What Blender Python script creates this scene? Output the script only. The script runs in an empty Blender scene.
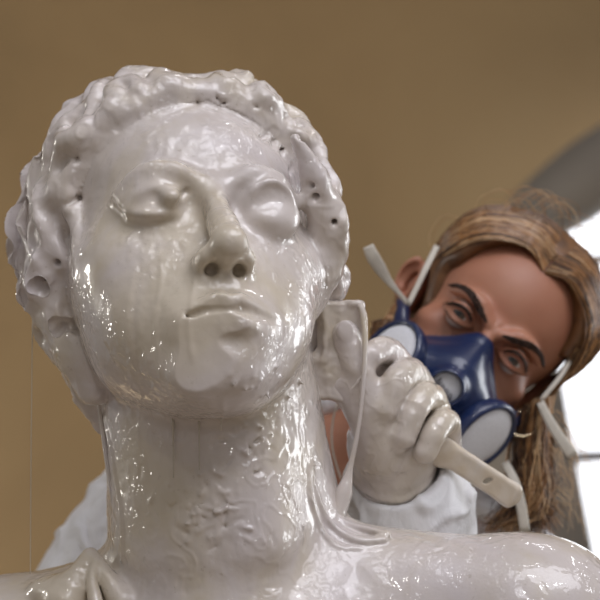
import bpy, math, random
import numpy as np
from mathutils import Vector, Matrix
random.seed(7); RNG = np.random.default_rng(11)
SC = bpy.context.scene
COL = SC.collection
R = math.radians

# ------------------------------------------------------------------ camera, world, lights, exposure
FPX = 1800.0                       # focal length in pixels of the 600 px frame
PITCH = R(12)
CAM = Vector((0, 0, 1.45))
cd = bpy.data.cameras.new('camera'); cam = bpy.data.objects.new('camera', cd); COL.objects.link(cam)
cd.sensor_width = 36; cd.lens = FPX/600*36
cam.location = CAM; cam.rotation_euler = (R(90)+PITCH, 0, 0)
cd.dof.use_dof = True; cd.dof.focus_distance = 1.34; cd.dof.aperture_fstop = 8.0
cd.clip_start = 0.05
SC.camera = cam
SC.view_settings.view_transform = 'Standard'; SC.view_settings.look = 'None'
SC.view_settings.exposure = 0.0; SC.view_settings.gamma = 1.0

w = bpy.data.worlds.new('world'); SC.world = w; w.use_nodes = True
bg = w.node_tree.nodes['Background']; bg.inputs[0].default_value = (0.93, 0.88, 0.86, 1); bg.inputs[1].default_value = 0.24

CP, SP = math.cos(PITCH), math.sin(PITCH)
def W(p):
    """view-frame metres (right, forward, up) from the camera -> world"""
    x, y, z = p
    return Vector((CAM.x + x, CAM.y + y*CP - z*SP, CAM.z + y*SP + z*CP))
def Wn(P):
    P = np.asarray(P, float)
    return np.stack([CAM.x+P[:, 0], CAM.y+P[:, 1]*CP-P[:, 2]*SP, CAM.z+P[:, 1]*SP+P[:, 2]*CP], 1)
def at(px, py, d):
    return W(((px-300)/FPX*d, d, (300-py)/FPX*d))

def area(name, loc, target, size, power, color, size_y=None, spread=None):
    l = bpy.data.lights.new(name, 'AREA'); l.energy = power; l.color = color
    l.shape = 'RECTANGLE'; l.size = size; l.size_y = size_y or size
    if spread: l.spread = spread
    o = bpy.data.objects.new(name, l); COL.objects.link(o); o.location = loc
    o.rotation_euler = (Vector(target)-Vector(loc)).to_track_quat('-Z', 'Y').to_euler()
    return o
HEADC = at(200, 260, 1.45)
area('daylight_window_front', (2.0, -1.2, 5.7), HEADC, 3.6, 150, (0.92, 0.92, 1.0), 2.8)
area('daylight_window_side', (3.4, 2.9, 2.3), HEADC, 1.2, 55, (0.95, 0.97, 1.0), 2.0)
area('glint_light_front', (-0.35, -2.2, 4.0), HEADC, 0.10, 8, (1.0, 0.97, 0.95), 0.3)  # small unseen light, added to give sparkles in the wet coat
area('glint_light_right', (0.9, -1.6, 4.2), HEADC, 0.10, 7, (0.95, 0.95, 1.0), 0.3)  # another unseen light put in for sparkles, from the upper right
area('glint_light_left', (-2.6, 2.2, 2.2), HEADC, 0.2, 9, (1.0, 0.95, 0.88), 0.5)  # unseen light added at left rear for glints on the hair edge
area('glint_light_low', (0.5, -3.0, 2.6), HEADC, 0.12, 6, (1.0, 0.97, 0.95), 0.25)  # small unseen light added low in front for specular sparkle
area('wall_fill_warm', (-2.6, 4.6, 0.5), (-1.5, 8.6, 1.6), 1.6, 100, (1.0, 0.93, 0.80))  # unseen fill, added to brighten the lower left of the wall
area('vault_fill', (0.5, 4.0, 0.4), (0.6, 8.0, 4.5), 1.6, 10, (1.0, 0.80, 0.55))  # unseen fill, added to light the vault web
for i, (dx, dy, dz, pw) in enumerate([(.15, -.35, .92, 5), (-.25, -.42, .87, 5), (.62, .12, .77, 5), (.48, -.62, .62, 5), (.05, -.62, .78, 5), (.30, .35, .88, 5)]):
    area('glint_strip_%d' % i, tuple(HEADC+Vector((dx, dy, dz))*3.6), HEADC, .9, pw, (.97, .96, 1.0), .045)  # unseen strips added at mirror angles so the wet face sparkles
QH = 1.8
QW = 1.8

# ------------------------------------------------------------------ signed-distance sculpting, meshed with surface nets
def rot(rx=0, ry=0, rz=0):
    return np.array(Matrix.Rotation(R(rz), 3, 'Z') @ Matrix.Rotation(R(ry), 3, 'Y') @ Matrix.Rotation(R(rx), 3, 'X'))

def mg(k): return max(k*1.5, 24.) if k > 4.6 else k*1.5

class Field:
    def __init__(s, lo, hi, h):
        s.lo = np.array(lo, float); s.h = float(h)
        s.n = np.ceil((np.array(hi, float)-s.lo)/h).astype(int)+1
        s.F = np.full(s.n, 60.0, np.float32)
        s.L = None
        s.ax = [(s.lo[i]+h*np.arange(s.n[i])).astype(np.float32) for i in range(3)]
        s.set()
    def set(s, Rm=None, t=(0, 0, 0), sc=1.0):
        s.R = np.eye(3) if Rm is None else Rm; s.t = np.array(t, float); s.sc = sc
    def to(s, p):
        return s.sc*(s.R @ np.asarray(p, float)) + s.t
    def box(s, pts, m):
        P = np.array([s.to(p) for p in pts]); lo = P.min(0)-m; hi = P.max(0)+m
        i0 = np.clip(np.floor((lo-s.lo)/s.h).astype(int), 0, s.n); i1 = np.clip(np.ceil((hi-s.lo)/s.h).astype(int)+1, 0, s.n)
        return tuple(slice(a, max(a, b)) for a, b in zip(i0, i1))
    def loc(s, sl):
        X = s.ax[0][sl[0]][:, None, None]-s.t[0]; Y = s.ax[1][sl[1]][None, :, None]-s.t[1]; Z = s.ax[2][sl[2]][None, None, :]-s.t[2]
        A = s.R.T/s.sc
        return [X*np.float32(A[i, 0])+Y*np.float32(A[i, 1])+Z*np.float32(A[i, 2]) for i in range(3)]
    def comb(s, sl, d, k, op, lab=None):
        a = s.F[sl]; k = k*s.sc; d = d*s.sc
        if a.size == 0: return
        if lab is not None:
            if s.L is None: s.L = np.zeros(s.n, np.uint8)
            s.L[sl] = np.where(d < a, lab, s.L[sl])
        k = max(k, 1e-3)
        if op == 'add':
            hh = np.maximum(k-np.abs(a-d), 0)/k; s.F[sl] = np.minimum(a, d)-hh*hh*k*.25
        elif op == 'cut':
            hh = np.maximum(k-np.abs(a+d), 0)/k; s.F[sl] = np.maximum(a, -d)+hh*hh*k*.25
        elif op == 'and':
            hh = np.maximum(k-np.abs(a-d), 0)/k; s.F[sl] = np.maximum(a, d)+hh*hh*k*.25
    def ell(s, c, r, k=3, op='add', rm=None, lab=None):
        r = np.array(r if hasattr(r, '__len__') else (r, r, r), float)
        sl = s.box([c], (r.max()+mg(k))*s.sc+3*s.h)
        x, y, z = s.loc(sl); x = x-c[0]; y = y-c[1]; z = z-c[2]
        if rm is not None:
            A = rm.T; x, y, z = [x*A[i, 0]+y*A[i, 1]+z*A[i, 2] for i in range(3)]
        k0 = np.sqrt((x/r[0])**2+(y/r[1])**2+(z/r[2])**2); k1 = np.sqrt((x/r[0]**2)**2+(y/r[1]**2)**2+(z/r[2]**2)**2)+1e-9
        d = np.where(k0 < .3, (k0-1)*r.min(), k0*(k0-1)/k1).astype(np.float32)
        s.comb(sl, d, k, op, lab)
    def cap(s, a, b, ra, rb=None, k=3, op='add', lab=None, flat=None):
        rb = ra if rb is None else rb
        a = np.array(a, float); b = np.array(b, float)
        sl = s.box([a, b], (max(ra, rb)+mg(k))*s.sc+3*s.h)
        x, y, z = s.loc(sl); v = b-a; L2 = max(v@v, 1e-9)
        t = np.clip(((x-a[0])*v[0]+(y-a[1])*v[1]+(z-a[2])*v[2])/L2, 0, 1)
        d = np.sqrt((x-a[0]-t*v[0])**2+(y-a[1]-t*v[1])**2+(z-a[2]-t*v[2])**2)-(ra+(rb-ra)*t)
        s.comb(sl, d.astype(np.float32), k, op, lab)
    def tube(s, pts, r, k=3, op='add', lab=None, sub=3):
        P = smooth(pts, sub); n = len(P)
        rr = np.interp(np.linspace(0, 1, n), np.linspace(0, 1, len(r)), r) if hasattr(r, '__len__') else np.full(n, r)
        P = np.array(P); sl = s.box(P, (rr.max()+mg(k))*s.sc+3*s.h)
        x, y, z = s.loc(sl); D = None
        if x.size*n > 6e7 or n > 40:
            for i in range(n-1): s.cap(P[i], P[i+1], rr[i], rr[i+1], k if i == 0 else k, op, lab)
            return
        for i in range(n-1):
            a = P[i]; v = P[i+1]-a; L2 = max(v@v, 1e-9)
            t = np.clip(((x-a[0])*v[0]+(y-a[1])*v[1]+(z-a[2])*v[2])/L2, 0, 1)
            d = np.sqrt((x-a[0]-t*v[0])**2+(y-a[1]-t*v[1])**2+(z-a[2]-t*v[2])**2)-(rr[i]+(rr[i+1]-rr[i])*t)
            D = d if D is None else np.minimum(D, d)
        s.comb(sl, D.astype(np.float32), k, op, lab)
    def slab(s, c, r, k=2, op='add', rm=None, e=2, lab=None):
        """rounded box, half sizes r, edge radius e"""
        r = np.array(r, float); sl = s.box([c], (np.linalg.norm(r)+mg(k)+e)*s.sc+3*s.h)
        x, y, z = s.loc(sl); x = x-c[0]; y = y-c[1]; z = z-c[2]
        if rm is not None:
            A = rm.T; x, y, z = [x*A[i, 0]+y*A[i, 1]+z*A[i, 2] for i in range(3)]
        q = [np.abs(v)-(rr-e) for v, rr in zip((x, y, z), r)]
        d = np.sqrt(sum(np.maximum(v, 0)**2 for v in q))+np.minimum(np.maximum(np.maximum(q[0], q[1]), q[2]), 0)-e
        s.comb(sl, d.astype(np.float32), k, op, lab)
    def blur(s, pts, m, it):
        (x0, y0, z0), (x1, y1, z1) = pts
        sl = s.box([(x, y, z) for x in (x0, x1) for y in (y0, y1) for z in (z0, z1)], m*s.sc)
        a = s.F[sl].copy(); b = a
        for _ in range(it):
            c = b.copy()
            for ax in range(3):
                q = c.copy(); u = [slice(None)]*3; v = [slice(None)]*3; w_ = [slice(None)]*3
                u[ax] = slice(1, -1); v[ax] = slice(0, -2); w_[ax] = slice(2, None)
                q[tuple(u)] = .5*c[tuple(u)]+.25*(c[tuple(v)]+c[tuple(w_)]); c = q
            b = c
        # fade the blurred part in from the box border
        g = 1.0
        for ax in range(3):
            n_ = a.shape[ax]; t = np.minimum(np.arange(n_), n_-1-np.arange(n_)); t = np.clip(t/14.0, 0, 1); t = t*t*(3-2*t); sh = [1, 1, 1]; sh[ax] = n_; g = g*t.reshape(sh)
        s.F[sl] = a*(1-g)+b*g
    def hit(s, X, Z, start=0.0):
        """first surface depth along y at (X, Z) in field units"""
        i = int(round((X-s.lo[0])/s.h)); j = int(round((Z-s.lo[2])/s.h)); c = s.F[i, :, j]; k = int(np.argmax(c < 0))
        return s.lo[1]+k*s.h if c[k] < 0 else None
    def mesh(s):
        return nets(s.F, s.lo, s.h, s.L)

def nets(F, lo, h, L=None):
    F = F.copy(); F[0] = F[-1] = 9; F[:, 0] = F[:, -1] = 9; F[:, :, 0] = F[:, :, -1] = 9
    nx, ny, nz = F.shape; I = F < 0
    cnt = np.zeros((nx-1, ny-1, nz-1), np.uint8)
    for a in (0, 1):
        for b in (0, 1):
            for c in (0, 1): cnt += I[a:nx-1+a, b:ny-1+b, c:nz-1+c]
    act = (cnt > 0) & (cnt < 8); ci = np.argwhere(act); n = len(ci)
    idx = np.full(act.shape, -1, np.int32); idx[act] = np.arange(n)
    acc = np.zeros((n, 3), np.float64); num = np.zeros(n)
    g = lambda o: F[ci[:, 0]+o[0], ci[:, 1]+o[1], ci[:, 2]+o[2]]
    for ax in range(3):
        o1, o2 = [q for q in range(3) if q != ax]
        for u in (0, 1):
            for v in (0, 1):
                p = [0, 0, 0]; p[o1] = u; p[o2] = v; q = list(p); q[ax] = 1
                fa, fb = g(p), g(q); m = (fa < 0) != (fb < 0)
                t = np.where(m, fa/np.where(m, fa-fb, 1), 0)
                P = np.tile(np.array(p, float), (n, 1)); P[:, ax] = t
                acc[m] += P[m]; num[m] += 1
    V = (ci+acc/num[:, None])*h+lo
    Q = []
    for ax in range(3):
        sl0 = [slice(None)]*3; sl1 = [slice(None)]*3; sl0[ax] = slice(0, -1); sl1[ax] = slice(1, None)
        a, b = I[tuple(sl0)], I[tuple(sl1)]
        e = np.argwhere(a != b); ins = a[e[:, 0], e[:, 1], e[:, 2]]
        o1, o2 = [(1, 2), (2, 0), (0, 1)][ax]
        def cell(du, dv):
            c = e.copy(); c[:, o1] -= du; c[:, o2] -= dv; return idx[c[:, 0], c[:, 1], c[:, 2]]
        q = np.stack([cell(1, 1), cell(0, 1), cell(0, 0), cell(1, 0)], 1)
        q[~ins] = q[~ins][:, ::-1]; Q.append(q)
    Q = np.concatenate(Q); Q = Q[(Q >= 0).all(1)]
    for _ in range(2):                                            # relax the stair-steps
        S = np.zeros_like(V); K = np.bincount(Q.ravel(), minlength=n)*2.0
        for i in range(4):
            for j in ((i+1) % 4, (i+3) % 4):
                for a in range(3): S[:, a] += np.bincount(Q[:, i], V[Q[:, j], a], n)
        V = V*.45+.55*S/np.maximum(K, 1)[:, None]
    lab = None if L is None else L[ci[:, 0], ci[:, 1], ci[:, 2]]
    return V, Q, lab

def smooth(pts, sub=3):
    P = np.array(pts, float)
    if len(P) < 3 or sub <= 1: return P
    E = np.vstack([2*P[0]-P[1], P, 2*P[-1]-P[-2]]); out = []
    for i in range(1, len(E)-2):
        for j in range(sub):
            t = j/sub; a, b, c, d = E[i-1:i+3]
            out.append(.5*((2*b)+(-a+c)*t+(2*a-5*b+4*c-d)*t*t+(-a+3*b-3*c+d)*t**3))
    out.append(P[-1]); return np.array(out)

_NR = [np.array(Matrix.Rotation(.7, 3, 'X') @ Matrix.Rotation(.5, 3, 'Y') @ Matrix.Rotation(.9, 3, 'Z')), np.array(Matrix.Rotation(-.6, 3, 'Y') @ Matrix.Rotation(.4, 3, 'Z') @ Matrix.Rotation(-.8, 3, 'X'))]
def vnoise(P, scale, seed=0):
    return .62*(vnoise1(P @ _NR[0], scale, seed)+vnoise1(P @ _NR[1]+scale*3.7, scale*.86, seed+500))
def vnoise1(P, scale, seed=0):
    """smooth value noise in -1..1 at points P"""
    rs = np.random.default_rng(seed); T = rs.random(4096).astype(np.float32)*2-1
    q = P/scale; i = np.floor(q).astype(np.int64); f = q-i; f = f*f*(3-2*f); out = 0
    for a in (0, 1):
        for b in (0, 1):
            for c in (0, 1):
                hsh = ((i[:, 0]+a)*73856093 ^ (i[:, 1]+b)*19349663 ^ (i[:, 2]+c)*83492791) & 4095
                w_ = (f[:, 0] if a else 1-f[:, 0])*(f[:, 1] if b else 1-f[:, 1])*(f[:, 2] if c else 1-f[:, 2])
                out = out+T[hsh]*w_
    return out

def vnormals(V, Q):
    n = np.cross(V[Q[:, 2]]-V[Q[:, 0]], V[Q[:, 3]]-V[Q[:, 1]]); N = np.zeros_like(V)
    for i in range(4):
        for a in range(3): N[:, a] += np.bincount(Q[:, i], n[:, a], len(V))
    return N/(np.linalg.norm(N, axis=1)[:, None]+1e-12)

def compact(V, Q):
    u = np.unique(Q[Q >= 0]); m = np.full(len(V), -1); m[u] = np.arange(len(u)); return V[u], np.where(Q >= 0, m[Q], -1)

def link_mesh(name, V, Q, mats, parent=None, origin=None, flat=False, mi=None):
    """world-space vertices and faces (quads; -1 in the last column = triangle) -> one mesh object"""
    V = np.asarray(V, float); me = bpy.data.meshes.new(name)
    if parent is not None: o0 = Vector(parent['_o'])
    elif origin is None: o0 = Vector(((V[:, 0].min()+V[:, 0].max())/2, (V[:, 1].min()+V[:, 1].max())/2, V[:, 2].min()))
    else: o0 = Vector(origin)
    V = V-np.array(o0)
    if isinstance(Q, np.ndarray) and Q.shape[1] == 4 and (Q >= 0).all():
        me.vertices.add(len(V)); me.vertices.foreach_set('co', V.astype(np.float32).ravel())
        me.loops.add(Q.size); me.loops.foreach_set('vertex_index', Q.astype(np.int32).ravel())
        me.polygons.add(len(Q)); me.polygons.foreach_set('loop_start', np.arange(0, Q.size, 4, dtype=np.int32))
        me.update(calc_edges=True)
    else:
        me.from_pydata([tuple(v) for v in V], [], [tuple(int(i) for i in f if i >= 0) for f in Q]); me.update()
    for m in (mats if isinstance(mats, (list, tuple)) else [mats]): me.materials.append(m)
    if mi is not None: me.polygons.foreach_set('material_index', np.asarray(mi, np.int32))
    me.polygons.foreach_set('use_smooth', np.full(len(me.polygons), not flat)); me.update()
    ob = bpy.data.objects.new(name, me); COL.objects.link(ob)
    if parent is not None: ob.parent = parent
    else: ob.location = o0
    return ob

def tag(o, label=None, cat=None, group=None, kind=None):
    if label: o['label'] = label
    if cat: o['category'] = cat
    if group: o['group'] = group
    if kind: o['kind'] = kind
    return o
def thing(name, loc, label, cat, group=None):
    o = bpy.data.objects.new(name, None); COL.objects.link(o); o.location = loc; o.empty_display_size = .05
    o['_o'] = tuple(loc); return tag(o, label, cat, group)

def tube_mesh(pts, r, n=8, sub=3, flat=None, cap=True):
    """swept tube; flat=(normal, ratio) squashes the section"""
    P = smooth(pts, sub); m = len(P)
    rr = np.interp(np.linspace(0, 1, m), np.linspace(0, 1, len(r)), r) if hasattr(r, '__len__') else np.full(m, r)
    T = np.gradient(P, axis=0); T /= np.linalg.norm(T, axis=1)[:, None]+1e-12
    ref = np.array([0, 1, 0.]) if flat is None else np.array(flat[0], float)
    V = []
    for i in range(m):
        b = np.cross(T[i], ref); b /= np.linalg.norm(b)+1e-12; c = np.cross(b, T[i])
        q = 1 if flat is None else flat[1]
        for j in range(n):
            a = 2*math.pi*j/n; V.append(P[i]+rr[i]*(math.cos(a)*b+math.sin(a)*c*q))
    Q = [[i*n+j, i*n+(j+1) % n, (i+1)*n+(j+1) % n, (i+1)*n+j] for i in range(m-1) for j in range(n)]
    V = np.array(V)
    if cap:
        k = len(V); V = np.vstack([V, P[0], P[-1]])
        for j in range(n):
            Q.append([k, (j+1) % n, j, -1]); Q.append([k+1, (m-1)*n+j, (m-1)*n+(j+1) % n, -1])
    return V, np.array(Q)
def join(parts):
    V = []; Q = []; o = 0
    for v, q in parts:
        V.append(v); Q.append(np.where(q >= 0, q+o, -1)); o += len(v)
    return np.vstack(V), np.vstack(Q)
def boxm(lo, hi):
    x0, y0, z0 = lo; x1, y1, z1 = hi
    V = np.array([(x0, y0, z0), (x1, y0, z0), (x1, y1, z0), (x0, y1, z0), (x0, y0, z1), (x1, y0, z1), (x1, y1, z1), (x0, y1, z1)], float)
    return V, np.array([(0, 3, 2, 1), (4, 5, 6, 7), (0, 1, 5, 4), (1, 2, 6, 5), (2, 3, 7, 6), (3, 0, 4, 7)])

# ------------------------------------------------------------------ materials
class NT:
    def __init__(s, name):
        s.m = bpy.data.materials.new(name); s.m.use_nodes = True; s.t = s.m.node_tree; s.b = s.t.nodes['Principled BSDF']
    def n(s, typ, **kw):
        o = s.t.nodes.new('ShaderNode'+typ)
        for k, v in kw.items():
            if k.startswith('i_'):
                key = k[2:]; key = int(key) if key.isdigit() else key.replace('_', ' ')
                o.inputs[key].default_value = v
            else: setattr(o, k, v)
        return o
    def l(s, a, b): s.t.links.new(a, b)
    def coords(s, scale=(1, 1, 1)):
        tc = s.n('TexCoord'); mp = s.n('Mapping'); mp.inputs['Scale'].default_value = scale; s.l(tc.outputs['Object'], mp.inputs[0]); return mp.outputs[0]
    def noise(s, vec, scale, detail=3, rough=.5, dist=0):
        o = s.n('TexNoise'); o.inputs['Scale'].default_value = scale; o.inputs['Detail'].default_value = detail
        o.inputs['Roughness'].default_value = rough; o.inputs['Distortion'].default_value = dist; s.l(vec, o.inputs['Vector']); return o.outputs['Fac']
    def ramp(s, fac, stops, interp='LINEAR'):
        o = s.n('ValToRGB'); cr = o.color_ramp; cr.interpolation = interp
        while len(cr.elements) > 1: cr.elements.remove(cr.elements[-1])
        cr.elements[0].position = stops[0][0]; cr.elements[0].color = c4(stops[0][1])
        for p, c in stops[1:]:
            e = cr.elements.new(p); e.color = c4(c)
        s.l(fac, o.inputs[0]); return o.outputs[0]
    def mixc(s, f, a, b):
        o = s.n('Mix', data_type='RGBA')
        for i, v in ((0, f), (6, a), (7, b)):
            if hasattr(v, 'is_linked') or hasattr(v, 'links'): s.l(v, o.inputs[i])
            else: o.inputs[i].default_value = c4(v) if i else v
        return o.outputs[2]
    def math(s, op, a, b=0.0):
        o = s.n('Math', operation=op)
        for i, v in enumerate((a, b)):
            if hasattr(v, 'links'): s.l(v, o.inputs[i])
            else: o.inputs[i].default_value = v
        return o.outputs[0]
    def bump(s, hgt, strength=.3, dist=.001, prev=None, to=('Normal',)):
        o = s.n('Bump'); o.inputs['Strength'].default_value = strength; o.inputs['Distance'].default_value = dist; s.l(hgt, o.inputs['Height'])
        if prev is not None: s.l(prev, o.inputs['Normal'])
        for t in to: s.l(o.outputs[0], s.b.inputs[t])
        return o.outputs[0]
def c4(c):
    if not hasattr(c, '__len__'): return (c, c, c, 1)
    return tuple(c) if len(c) == 4 else (*c, 1)
def srgb(r, g, b):
    return tuple(((v/255+.055)/1.055)**2.4 if v/255 > .04045 else v/255/12.92 for v in (r, g, b))
def simple(name, col, rough=.5, coat=0, metal=0, bump=None, sss=0, spec=.5):
    t = NT(name); t.b.inputs['Base Color'].default_value = c4(col); t.b.inputs['Roughness'].default_value = rough
    t.b.inputs['Coat Weight'].default_value = coat; t.b.inputs['Coat Roughness'].default_value = .05; t.b.inputs['Metallic'].default_value = metal
    t.b.inputs['Specular IOR Level'].default_value = spec
    v = t.coords()
    f = t.noise(v, 60 if bump is None else bump[0], 4)
    a = tuple(min(1, x*.93) for x in col); b = tuple(min(1, x*1.05) for x in col)
    t.l(t.ramp(f, [(.3, a), (.7, b)]), t.b.inputs['Base Color'])
    if bump: t.bump(f, bump[1], bump[2])
    return t.m

# ------------------------------------------------------------------ the hall behind: vaulted plaster, grey rib, tall window
def room():
    t = NT('aged_plaster_vault'); v = t.coords((.35, .35, .35))
    t.l(t.ramp(t.noise(v, 1.6, 5, .6, .4), [(.3, srgb(132, 112, 82)), (.5, srgb(144, 122, 90)), (.7, srgb(152, 131, 98))]), t.b.inputs['Base Color'])
    t.b.inputs['Roughness'].default_value = .9; t.bump(t.noise(v, 5, 5), .3, .02)
    PL = t.m
    grey = simple('grey_painted_stone', srgb(118, 112, 104), .8, bump=(6, .3, .01))
    steel = simple('grey_window_steel', srgb(120, 116, 118), .5, bump=(20, .1, .002))
    # back wall rising into a vault web, with a groin that crosses it
    nx, nz = 70, 60; V = []; Q = []
    for i in range(nz+1):
        for j in range(nx+1):
            x = -5+12*j/nx; s_ = i/nz*9.5
            if s_ < 2.2: y, z = 8.6, -1.2+s_
            else:
                a = (s_-2.2)/7.3*R(88); y, z = 8.6-5.2*(1-math.cos(a)), 1.0+5.0*math.sin(a)
            # groin: line from (240,0) to (470,200) in the picture at that depth; the web on its right swings nearer
            g = (x+.3)*.66+(z-2.75)*.75
            y -= .85*max(0, g)
            V.append((x, y, z)); 
    for i in range(nz):
        for j in range(nx):
            a = i*(nx+1)+j; Q.append((a, a+1, a+nx+2, a+nx+1))
    V = np.array(V)
    # give the shell thickness
    m = len(V); V2 = V+np.array([0, .25, .1]); Qn = np.array(Q)
    tag(link_mesh('wall_back', np.vstack([V, V2]), np.vstack([Qn, Qn[:, ::-1]+m]), PL), kind='structure')
    v_, q_ = boxm((-5, -3.5, -.2), (5.5, 8.6, 0)); v_[:, 2] -= .0
    tag(link_mesh('floor', v_, q_, simple('stone_floor', srgb(150, 135, 115), .6, bump=(3, .2, .01)), flat=True), kind='structure')
    # grey rib: a thick arch band springing over the window
    c = [at(690, 60, 6.0), at(610, 118, 6.0), at(560, 152, 6.0), at(505, 205, 6.0), at(470, 262, 6.0), at(455, 330, 6.0), at(450, 480, 6.0), at(448, 700, 6.0), at(448, 1000, 6.0)]
    P = smooth([tuple(p) for p in c], 4); V = []; n = len(P)
    T = np.gradient(P, axis=0); T /= np.linalg.norm(T, axis=1)[:, None]
    nrm = np.cross(T, (0, 1., 0)); nrm /= np.linalg.norm(nrm, axis=1)[:, None]
    c1 = [at(690, 130, 6.0), at(620, 190, 6.0), at(572, 218, 6.0), at(556, 240, 6.0), at(552, 290, 6.0), at(557, 345, 6.0), at(577, 460, 6.0), at(612, 640, 6.0), at(680, 1000, 6.0)]
    P1 = smooth([tuple(p) for p in c1], 4)
    for i in range(n):
        for (b, dy) in ((P[i], 0), (P1[i], 0), (P1[i], .5), (P[i], .5)): V.append(b+np.array([0, dy, 0]))
    Q = [[i*4+j, i*4+(j+1) % 4, i*4+4+(j+1) % 4, i*4+4+j] for i in range(n-1) for j in range(4)]
    tag(link_mesh('trim_1', np.array(V), np.array(Q), grey), kind='structure')
    # window: steel frame leaning with the wall, glowing glass behind, bars
    ang = -R(9)
    root = thing('window_1', tuple(at(592, 640, 6.3)), None, None); root['kind'] = 'structure'; del root['_o']
    o = Vector(at(592, 640, 6.3)); root['_o'] = tuple(o)
    def pane(x0, x1, z0, z1, y0, y1):
        v_, q_ = boxm((x0, y0, z0), (x1, y1, z1)); x = v_[:, 0].copy()
        v_[:, 0] = x*math.cos(ang)+v_[:, 2]*math.sin(ang); v_[:, 2] = -x*math.sin(ang)+v_[:, 2]*math.cos(ang)
        return v_+np.array(o), q_
    gm = NT('bright_window_glass'); gm.b.inputs['Emission Color'].default_value = (.93, .95, 1, 1); gm.b.inputs['Emission Strength'].default_value = 2.2
    gm.b.inputs['Base Color'].default_value = (.8, .85, .9, 1); gm.b.inputs['Roughness'].default_value = .1
    poly = [(566, 1100), (556, 250), (566, 228), (585, 205), (620, 175), (700, 130), (800, 130), (800, 1100)]
    V = [at(x, y, 6.3) for x, y in poly]+[at(x, y, 6.34) for x, y in poly]; n = len(poly)
    Q = [tuple(range(n)), tuple(range(2*n-1, n-1, -1))]+[(i, i+n, (i+1) % n+n, (i+1) % n) for i in range(n)]
    ob = link_mesh('glass', np.array([tuple(v) for v in V]), np.array([(0, 1, 2, 7), (2, 3, 4, 7), (4, 5, 6, 7), (8, 15, 10, 9), (10, 15, 12, 11), (12, 15, 14, 13)]+Q[2:]), gm.m, root, flat=True)
    k = 6.3/FPX
    def bar(a, b, w_):
        (xa, ya), (xb, yb) = a, b; L_ = math.hypot(xb-xa, yb-ya); nx_, ny_ = -(yb-ya)/L_*w_/2, (xb-xa)/L_*w_/2
        c_ = [(xa+nx_, ya+ny_), (xb+nx_, yb+ny_), (xb-nx_, yb-ny_), (xa-nx_, ya-ny_)]
        V = [tuple(at(x, y, 6.24)) for x, y in c_]+[tuple(at(x, y, 6.30)) for x, y in c_]
        return np.array(V), np.array([(0, 1, 2, 3), (7, 6, 5, 4), (0, 4, 5, 1), (1, 5, 6, 2), (2, 6, 7, 3), (3, 7, 4, 0)])
    bars = [bar((555, 458), (800, 448), 13), bar((550, 262), (800, 250), 12), bar((570, 700), (800, 690), 9)]
    bars += [bar((655, 160), (720, 1000), 9)]
    v_, q_ = join(bars); link_mesh('glazing_bars', v_, q_, steel, root, flat=True)
room()

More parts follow.
